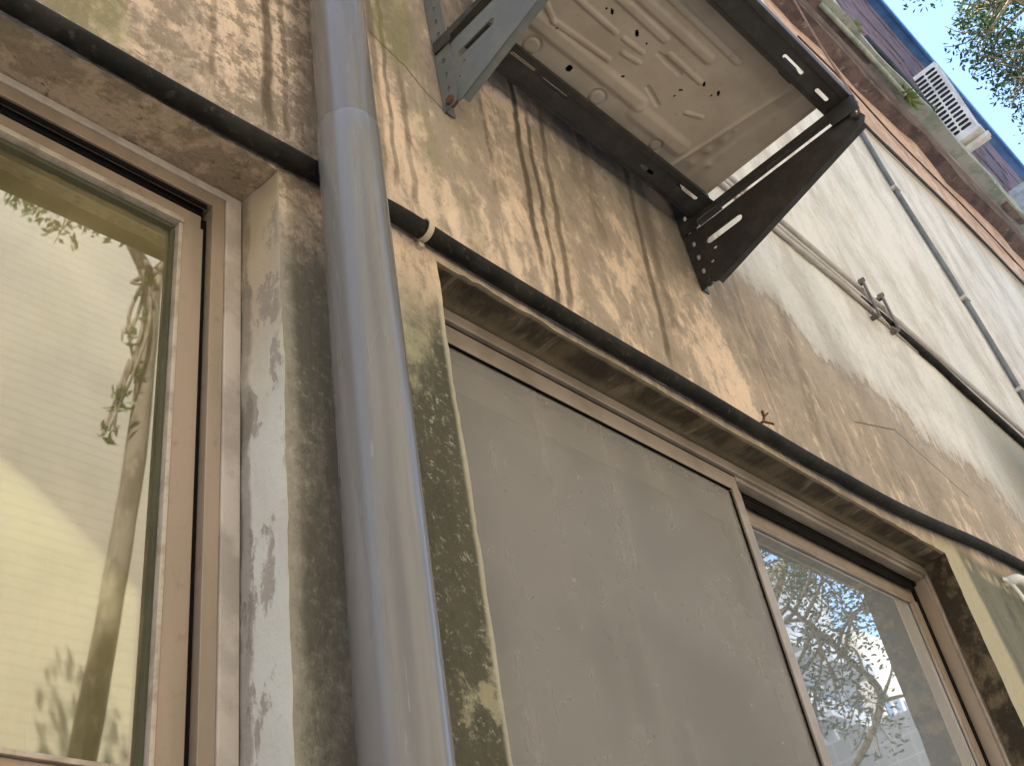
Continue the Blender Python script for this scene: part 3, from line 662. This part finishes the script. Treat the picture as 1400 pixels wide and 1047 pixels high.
for i in range(NX + 1):
    x = X0 + (X1 - X0) * i / NX
    for j in range(NY + 1):
        y = Y0 + (Y1 - Y0) * j / NY; z = ZP
        for a, b, r, h in ribs:
            d = seg_d(x, y, a[0], a[1], b[0], b[1])
            if d < r * 1.6:
                t = max(0, min(1, (r * 1.6 - d) / (r * 1.1))); z -= h * t * t * (3 - 2 * t)
        for fx, fy, r in feet:
            d = abs(math.hypot(x - fx, y - fy) - r); z += .005 * max(0, 1 - d / .006)
        # folded lip towards the far end
        fx = 2.145 + (-.136 - y) * .155
        t = max(0, min(1, (x - fx) / .012)); z += .014 * t * t * (3 - 2 * t) - .008 * math.exp(-((x - fx + .004) / .006) ** 2) + .016 * math.exp(-((x - fx - .006) / .005) ** 2)
        if x > fx + .02:
            for kx, ky, r in ((2.19, -.17, .018), (2.195, -.23, .012), (2.20, -.29, .014), (2.205, -.33, .008), (2.24, -.20, .015)):
                z -= .006 * math.exp(-((x - kx) ** 2 + (y - ky) ** 2) / (r * r))
            fx3 = 2.235 + (-.136 - y) * .06
            z -= .006 * math.exp(-((x - fx3) / .012) ** 2)
        # rim
        e = min(x - X0, X1 - x, y - Y0, Y1 - y)
        z -= .006 * max(0, 1 - e / .008)
        pm.v.append((x, y, z))
for i in range(NX):
    for j in range(NY):
        x = X0 + (X1 - X0) * (i + .5) / NX; y = Y0 + (Y1 - Y0) * (j + .5) / NY; hit = False
        for hx, hy, r, el in holes:
            if el:
                ca, sa = math.cos(el), math.sin(el); u = (x - hx) * ca + (y - hy) * sa; w = -(x - hx) * sa + (y - hy) * ca
                if (u / (r * 1.7)) ** 2 + (w / (r * .75)) ** 2 < 1: hit = True
            elif math.hypot(x - hx, y - hy) < r: hit = True
        if hit: continue
        a = i * (NY + 1) + j; pm.f.append((a, a + 1, a + NY + 2, a + NY + 1))
link('bottom_pan', pm, PAN, ac, smooth=True)
cs = MB(); cs.box(X0, X1, Y0 + .002, Y1 - .002, ZP + .022, ZP + .62)
link('casing', cs, simple('beige_casing', (.6, .56, .47), (.5, .46, .38), rough=.5, sc=6), ac, bevel=.012)
hd = MB(); hd.box(X0 + .004, X1 - .004, Y0 + .006, Y1 - .006, ZP + .0175, ZP + .0215); link('pan_hole_shade', hd, GASKET_SHADE, ac)  # added black sheet paints the shade seen through the pan holes
fg = MB()
for k in range(9): fg.ring((1.68, Y0 - .014, ZP + .32), .24 - k * .026, .236 - k * .026, .004, 'y', 40)
for k in range(8):
    a = math.pi * k / 4; fg.tube([(1.68 + .02 * math.cos(a), Y0 - .012, ZP + .32 + .02 * math.sin(a)), (1.68 + .24 * math.cos(a), Y0 - .012, ZP + .32 + .24 * math.sin(a))], .0025, 6)
link('fan_grille', fg, WHITEP, ac)
link('fan_opening', MB().tube([(1.68, Y0 - .002, ZP + .32), (1.68, Y0 + .0, ZP + .32)], .235, 40), GASKET_SHADE, ac)
for fx in (1.42, 2.12):
    for fy in (-.085, -.545 - .02):
        link('foot', MB().box(fx - .03, fx + .03, fy - .018, fy + .018, 3.941, ZP - .004), GASKET_SHADE, ac, bevel=.003)

# refrigerant pipes etc behind the bracket, running along the wall
cpal = 'grey pipes clipped together along the wall'
def run(name, pts, r, mat, label, cat, group=None, seg=10):
    return link(name, MB().tube(smooth_path(pts, 6), r, seg), mat, None, pts[len(pts) // 2], smooth=True, label=label, cat=cat, group=group)
run('conduit', [(2.30, -.014, 4.625), (3.1, -.014, 4.57), (4.0, -.014, 4.525), (5.0, -.014, 4.45), (6.2, -.014, 4.34), (9, -.014, 4.2), (14, -.014, 4.0)], .013, GALV, 'uppermost pale grey pipe of the clipped bundle along the wall', 'pipe', cpal)
run('conduit', [(2.30, -.014, 4.555), (3.1, -.014, 4.50), (4.0, -.014, 4.455), (5.0, -.014, 4.37), (6.2, -.014, 4.28), (9, -.014, 4.14), (14, -.014, 3.9)], .012, GALV, 'middle grey pipe of the clipped bundle along the wall', 'pipe', cpal)
run('conduit', [(3.80, -.006, 4.452), (3.9, -.012, 4.437), (4.05, -.016, 4.42), (4.4, -.018, 4.395), (5.0, -.018, 4.315), (6.2, -.018, 4.21), (9, -.018, 4.06), (14, -.018, 3.8)], .017, RUBBER, 'black lowest pipe of the clipped bundle along the wall', 'pipe', cpal)
CLAMP = simple('dull_clamp_steel', (.16, .13, .12), (.10, .08, .07), rough=.7, sc=20)
for xx, zz in ((3.86, 4.46), (4.04, 4.47)):
    m_ = MB(); m_.box(xx - .010, xx + .010, -.042, -.034, zz - .10, zz + .11); m_.tube([(xx, -.02, zz + .115), (xx + .01, -.045, zz + .12)], .011, 8); m_.tube([(xx, -.03, zz - .10), (xx - .03, -.035, zz - .115), (xx - .06, -.03, zz - .11)], .008, 8)
    m_.box(xx - .010, xx + .010, -.034, .0, zz - .10, zz - .085); m_.box(xx - .010, xx + .010, -.034, .0, zz + .095, zz + .11)
    link('pipe_clamp', m_, CLAMP, None, (xx, 0, zz), bevel=.001, label='rusty clamp over the pipe bundle, ' + ('nearer of the two' if xx < 3.9 else 'farther of the two'), cat='clamp', group='rusty clamps on the pipe bundle')
run('conduit', [(2.30, -.014, 4.50), (3.1, -.014, 4.455), (3.6, -.014, 4.44), (4.0, -.010, 4.415), (4.3, .0, 4.40)], .011, GALV, 'short lowest grey pipe between the black bracket and the clamps', 'pipe', cpal)
run('conduit', [(5.52, -.02, 7.30), (5.56, -.02, 6.9), (5.62, -.02, 6.44), (5.84, -.02, 5.58), (5.95, -.02, 4.7), (5.98, -.02, 4.45)], .017, BLUEGREY, 'blue grey conduit dropping down the pale wall from the orange band', 'conduit')
for k, (xx, zz) in enumerate(((5.62, 6.44), (5.84, 5.58), (5.93, 4.9))):
    link('saddle_clip', MB().box(xx - .035, xx + .035, -.040, .0, zz - .012, zz + .012), GALV, None, (xx, 0, zz), bevel=.002, label=('top', 'middle', 'lowest')[k] + ' saddle clip on the blue grey conduit', cat='pipe clip', group='saddle clips of the blue grey conduit')
run('wire', [(4.6, -.02, 7.33), (5.4, -.02, 7.30), (6.0, -.02, 7.25), (7.4, -.02, 7.33), (9.0, -.02, 7.26), (12, -.02, 7.3)], .012, DKSTEEL, 'dark thin wire along the bottom edge of the orange band', 'wire')
run('wire', [(5.2, -.03, 7.75), (5.9, -.03, 7.8), (6.6, -.03, 7.7), (8.0, -.03, 7.75), (10, -.03, 7.6), (13, -.03, 7.7)], .007, RUST, 'thin brown wire sagging across the orange band', 'wire')
run('wire', [(2.325, -.64, 3.855), (2.42, -.63, 4.05), (2.65, -.58, 4.6), (3.2, -.48, 5.7), (4.1, -.32, 7.2), (4.6, -.2, 8.0), (4.75, -.155, 8.3)], .004, simple('brown_cord', (.22, .13, .09), rough=.8), 'brown cord tied from the black bracket tip up to the beam', 'cord', seg=6)
# rusty hook above the cable
h_ = MB().tube([(2.345, 0, 3.150), (2.345, -.03, 3.152), (2.35, -.035, 3.168), (2.338, -.04, 3.18)], .004, 8); h_.tube([(2.345, -.03, 3.152), (2.365, -.045, 3.143), (2.378, -.04, 3.150)], .0035, 8); h_.tube([(2.35, -.035, 3.168), (2.37, -.04, 3.185)], .003, 6)
link('hook', h_, RUST, None, (2.345, 0, 3.15), label='small rusty wire hook just above the black cable', cat='hook')
# white pipe stub and cords at the right edge
run('pvc_pipe', [(3.93, .0, 3.105), (3.93, -.03, 3.105), (3.96, -.045, 3.105), (4.1, -.045, 3.10), (4.6, -.045, 3.09), (5.4, -.045, 3.08)], .018, WHITEP, 'short white plastic pipe coming out of the wall beneath the black cable', 'pipe')
run('wire', [(3.90, -.004, 3.115), (3.93, -.02, 3.085), (3.97, -.03, 2.98), (4.0, -.03, 2.8), (4.02, -.03, 2.5), (4.03, -.03, 1.8)], .008, WHITEP, 'white cord hanging down from the white plastic pipe', 'cord')
run('wire', [(4.02, -.02, 3.07), (4.06, -.03, 3.02), (4.12, -.03, 2.92), (4.16, -.03, 2.6), (4.16, -.03, 1.8)], .009, RUBBER, 'black cord hanging beside the white one at the right edge', 'cord')

# ------------------------------------------------------------------ ledge things
wa = empty('window_air_conditioner', (8.3, -.3, 8.55), 'white louvred air conditioner box standing on the high ledge under the blue eave', 'air conditioner')
ax0, ax1, ay0, ay1, az0, az1 = 8.02, 8.20, -.445, -.150, 8.60, 9.58
shell = MB().box(ax0 + .02, ax1, ay0, ay1, az0, az1)
link('casing', shell, simple('lilac_white_paint', (.62, .62, .66), (.52, .52, .58), rough=.5, sc=3), wa, bevel=.01)
sl_ = []
for c in range(2):
    for r in range(15):
        sl_.append(slot(ay0 + .082 + c * .115, az0 + .075 + r * .059, .104, .038))
link('louvre_panel', plate([(ay0 + .006, az0 + .006), (ay1 - .004, az0 + .006), (ay1 - .004, az1 - .006), (ay0 + .006, az1 - .006)], sl_, .003, lambda u, v, w: (ax0 + w, u, v)), simple('white_louvre', (.74, .73, .70), rough=.5, sc=4), wa)
link('louvre_back', MB().box(ax0 + .012, ax0 + .0195, ay0 + .01, ay1 - .01, az0 + .01, az1 - .01), simple('louvre_shadow_gap', (.035, .035, .06), rough=.8), wa)
link('tray', MB().box(ax0 - .02, ax1 + .02, ay0 - .02, ay1, az0 - .045, az0 - .004), WHITEP, wa, bevel=.006)
link('bracket_arm', MB().box(ax0 + .06, ax0 + .10, ay0 - .04, ay1 + .02, az0 - .10, az0 - .056), WHITEP, wa)
wb = empty('white_cabinet', (9.9, -.3, 8.55), 'second white metal box farther along the ledge, at the right edge', 'metal box')
link('casing', MB().box(9.55, 10.2, -.40, -.19, 8.53, 9.0), simple('pale_blue_paint', (.55, .62, .7), rough=.5), wb, bevel=.01)
link('door_panel', MB().box(9.6, 10.15, -.408, -.4005, 8.57, 8.96), WHITEP, wb, bevel=.003)
run('old_pipe', [(6.25, -.262, 8.47), (6.6, -.272, 8.45), (7.0, -.268, 8.46), (7.35, -.272, 8.44)], .026, simple('dark_teal_pipe', (.02, .035, .06), rough=.6), 'dark broken length of pipe lying along the ledge edge', 'pipe')
run('old_pipe', [(5.6, -.20, 8.35), (6.2, -.21, 8.34), (6.9, -.205, 8.35)], .022, LEDGE, 'pale length of pipe fixed under the ledge', 'pipe')
DB = simple('old_timber', (.20, .15, .14), (.11, .085, .09), rough=.95, sc=8, bump=.5)
for k, (x, l, dz, dy, nm) in enumerate(((5.3, 1.1, 8.385, -.18, 'nearest'), (8.9, 1.3, 8.40, -.20, 'farther'), (10.9, 1.6, 8.39, -.19, 'farthest'))):
    mb = MB(); n = 14
    for q in range(n + 1):
        t = q / n; xx = x + l * t; j = .010 * mnoise.noise(Vector((xx * 4, k, 0))); w_ = .03 + .012 * mnoise.noise(Vector((xx * 6, k, 5)))
        mb.v += [(xx, dy - w_, dz - .02 + j), (xx, dy + w_, dz - .02 + j), (xx, dy + w_, dz + .004), (xx, dy - w_, dz + .004)]
    for q in range(n):
        for c in range(4): mb.f.append((q * 4 + c, q * 4 + (c + 1) % 4, q * 4 + 4 + (c + 1) % 4, q * 4 + 4 + c))
    mb.f.append((0, 1, 2, 3)); mb.f.append((n * 4 + 3, n * 4 + 2, n * 4 + 1, n * 4))
    link('old_board', mb, DB, None, (x, dy, dz), label=nm + ' rough dark board fixed under the mossy ledge', cat='board', group='rough boards under the ledge')
# roots of green on the ledge
def tuft(cx, cy, cz, n, r, label, drop):
    mb = MB()
    for k in range(n):
        a = random.uniform(0, 2 * math.pi); l = r * random.uniform(.5, 1.0); el = random.uniform(-.6, .9)
        d = Vector((math.cos(a) * math.cos(el), min(.1, math.sin(a)) * math.cos(el), math.sin(el) - drop)); s = d.cross(Vector((0, 0, 1))).normalized() * l * .16
        o_ = Vector((cx + random.uniform(-r, r) * .5, cy + random.uniform(-.02, .0), cz + random.uniform(-.02, .02))); m1 = o_ + d * l * .55 + Vector((0, 0, l * .08)); tip = o_ + d * l
        i = len(mb.v); mb.v += [tuple(o_), tuple(m1 + s), tuple(tip), tuple(m1 - s)]; mb.f.append((i, i + 1, i + 2, i + 3))
    return link('fern', mb, LEAF[0], None, (cx, cy, cz), smooth='nomerge', label=label, cat='plant')
tuft(6.95, -.20, 8.37, 50, .12, 'small green fern hanging under the mossy ledge beside the louvred box', .5)
tuft(7.35, -.25, 8.48, 24, .08, 'smaller green tuft on the ledge left of the louvred box', .3)
tuft(6.1, -.25, 8.48, 20, .07, 'tiny weed on the ledge nearest the camera', .3)

# ------------------------------------------------------------------ trees
def leaves(clusters, n_per, size, mb):
    for (cx, cy, cz, r) in clusters:
        for k in range(int(n_per * r * r * 4)):
            while True:
                p = Vector((random.uniform(-1, 1), random.uniform(-1, 1), random.uniform(-1, 1)))
                if p.length < 1: break
            p = Vector((cx, cy, cz)) + p * r
            d = Vector((random.gauss(0, 1), random.gauss(0, 1), random.gauss(0, .7))).normalized(); s = d.orthogonal().normalized()
            s.rotate(Matrix.Rotation(random.uniform(0, 6.28), 3, d)); l = size * random.uniform(.6, 1.3); w = l * .42
            i = len(mb.v); mb.v += [tuple(p - d * l * .5), tuple(p + s * w * .5), tuple(p + d * l * .5), tuple(p - s * w * .5)]; mb.f.append((i, i + 1, i + 2, i + 3))
def branch(mb, pts, r0, r1, seg=8): mb.tube(smooth_path(pts, 6), r0, seg, r2=r1, jit=.06)
def twigs(mb, base, clusters, r=.012):
    for (cx, cy, cz, rr) in clusters:
        b = min(base, key=lambda q: (Vector(q) - Vector((cx, cy, cz))).length); b = Vector(b); c = Vector((cx, cy, cz))
        branch(mb, [b, b.lerp(c, .5) + Vector((random.uniform(-.1, .1), random.uniform(-.1, .1), random.uniform(-.05, .1))), c], r * 1.6, r * .5, 6)
        for k in range(5):
            e = c + Vector((random.uniform(-1, 1), random.uniform(-1, 1), random.uniform(-1, 1))).normalized() * rr
            branch(mb, [b.lerp(c, .7), c.lerp(e, .5), e], r * .7, r * .2, 5)
# big tree down the alley
T = (11.4, -5.4, 0)
t1 = empty('tree', T, 'leafy tree whose thin branches reach over the roof edge against the sky', 'tree')
limbs = [[(11.4, -5.4, 0), (11.3, -5.4, 2.5), (11.3, -5.2, 4.2), (11.2, -4.9, 6.3)], [(11.2, -4.9, 6.3), (10.2, -2.6, 8.0), (9.4, -1.8, 9.4), (9.0, -1.3, 10.6)], [(11.2, -4.9, 6.3), (10.2, -3.6, 6.9), (8.8, -2.6, 6.1), (7.9, -2.5, 6.3)],
         [(11.3, -5.2, 4.2), (9.9, -2.9, 4.9), (9.0, -2.6, 5.2), (7.8, -2.4, 5.3)], [(10.2, -2.6, 8.0), (9.2, -1.4, 8.6), (8.4, -1.15, 9.0)], [(9.4, -1.8, 9.4), (8.8, -1.5, 9.6), (8.1, -1.25, 9.7)],
         [(11.2, -4.9, 6.3), (11.4, -4.6, 8.4), (11.5, -3.4, 10.5)]]
tr_ = MB()
for k, L in enumerate(limbs): branch(tr_, L, (.19, .06, .035, .040, .03, .025, .08)[k], (.11, .02, .02, .018, .010, .010, .03)[k], 10)
base = [tuple(p) for L in limbs[1:] for p in smooth_path(L, 6)]
cl = []
for k in range(44):      # crown seen against the sky
    t = random.random(); cl.append((8.5 + random.uniform(-.9, 1.6), -.74 - abs(random.gauss(0, .34)), 9.6 + random.uniform(-1.3, 1.5), random.uniform(.18, .40)))
for k in range(46):      # lower boughs, mirrored in the far pane
    cl.append((8.7 + random.uniform(-1.3, 1.5), -2.6 + random.uniform(-.5, .5), 5.5 + random.uniform(-1.0, 1.4), random.uniform(.18, .40)))
for k in range(34): cl.append((11.2 + random.uniform(-1.2, 1.6), -3.6 + random.uniform(-1.2, 1.0), 9.5 + random.uniform(-2, 2.0), random.uniform(.3, .6)))
twigs(tr_, base, cl)
link('trunk', tr_, BARK, t1, smooth=True)
lm = MB(); leaves(cl, 460, .056, lm); link('crown', lm, LEAF[1], t1, smooth='nomerge')
# pollarded tree mirrored in the left pane
t2 = empty('tree', (2.15, -3.5, 0), 'slim pale trunk with a green top, mirrored in the left window pane', 'tree')
tk = MB(); branch(tk, [(2.15, -3.5, 0), (2.25, -3.52, 2.2), (2.38, -3.5, 3.8), (2.50, -3.48, 5.4), (2.55, -3.5, 6.95)], .085, .05, 14)
branch(tk, [(2.5, -3.5, 6.9), (2.2, -3.6, 7.6), (1.8, -3.6, 8.2)], .05, .02); branch(tk, [(2.5, -3.5, 6.85), (2.9, -3.4, 7.6), (3.2, -3.5, 8.3)], .045, .02)
cl2 = [(1.5 + random.uniform(-.5, .5), -3.6 + random.uniform(-.4, .3), 7.35 + random.uniform(-.2, .5), random.uniform(.12, .24)) for k in range(10)] + \
      [(2.36 + .02 * k + random.uniform(-.05, .05), -3.45, 5.5 + k * .25, random.uniform(.05, .10)) for k in range(6)] + [(2.4 + random.uniform(-.9, 1.1), -3.6 + random.uniform(-.6, .6), 8.2 + random.uniform(-.5, .8), random.uniform(.2, .42)) for k in range(26)]
twigs(tk, [(2.5, -3.5, 6.9), (2.2, -3.6, 7.6), (1.8, -3.6, 8.2), (2.9, -3.4, 7.6), (3.2, -3.5, 8.3)], cl2)
link('trunk', tk, BARK, t2, smooth=True)
lm = MB(); leaves(cl2, 500, .08, lm); link('crown', lm, LEAF[0], t2, smooth='nomerge')

# ------------------------------------------------------------------ what the panes mirror
ob = empty('opposite_building', (2, -6, 0), 'cream tiled building across the alley, mirrored in the left window pane', 'building')
link('wall', MB().box(-28, 10.5, -14, -6.0, 0, 11.4), TILE, ob)
link('parapet', MB().box(-28.1, 10.6, -6.15, -5.95, 11.405, 11.7), TILE, ob)
link('shade_canopy', MB().box(-1.2, 1.55, -5.998, -5.2, 9.2, 9.32), simple('shade_canopy_concrete', (.4, .36, .28), rough=.9), ob)  # added so its edge throws a slanted shadow onto this wall
link('shade_canopy', MB().box(-3.4, .6, -5.998, -5.0, 6.1, 6.22), simple('shade_canopy_concrete_low', (.4, .36, .28), rough=.9), ob)  # second slab added for a slanted shadow lower down
for k, xx in enumerate((4.9, 7.4)):
    for zz in (3.2, 6.4, 9.4):
        f_ = link('window', MB().box(xx, xx + 1.3, -6.0 + .002, -5.93, zz, zz + 1.4), BRONZE2, ob)
        link('pane', MB().box(xx + .07, xx + 1.23, -5.929, -5.925, zz + .07, zz + 1.33), simple('dark_pane', (.05, .06, .07), rough=.1), f_)
def grid_tile():
    g = G('dark_grey_tile'); a = g.m('FRACT', g.mul(g.z, 2.6)); b = g.m('FRACT', g.mul(g.y, 2.6))
    return g.done(g.mix(g.m('MAXIMUM', g.step(a, .10, .06), g.step(b, .10, .06)), (.10, .105, .11), (.14, .14, .14)), .8, .2)
def tower(name, x0, x1, y0, y1, h, mat, label, dx, dz, bal=True):
    t = empty(name, ((x0 + x1) / 2, (y0 + y1) / 2, 0), label, 'building')
    link('wall', MB().box(x0, x1, y0, y1, 0, h), mat, t)
    pn = simple('tower_pane', (.10, .13, .18), rough=.15); z = 2.5
    me1 = me2 = None
    while z < h - 2:
        x = x0 + dx * .3
        while x + dx * .6 < x1:
            f_ = link('window', MB().box(x, x + dx * .55, y1 + .002, y1 + .05, z, z + dz * .5), pn, t)
            if bal: link('balcony', MB().box(x - .2, x + dx * .55 + .2, y1 + .06, y1 + .9, z - .35, z + .25), mat, t)
            x += dx
        z += dz
    return t
WT = simple('white_tower_paint', (.42, .39, .35), rough=.8, sc=.5); GT = simple('grey_tower_paint', (.26, .28, .31), rough=.8, sc=.5)
tower('apartment_tower', 31, 39.5, -27, -16, 20.8, GT, 'pale apartment tower with balconies, mirrored in the far pane behind branches', 1.7, 2.4)
tower('apartment_tower', 41.5, 44.5, -27, -16.2, 19.6, WT, 'white sunlit apartment block, mirrored right of the grey tower', 1.0, 2.2, False)
tower('low_building', 19.4, 34, -14, -5.5, 8.1, grid_tile(), 'low dark grey tiled building mirrored along the bottom of the far pane', 1.6, 1.5, False)
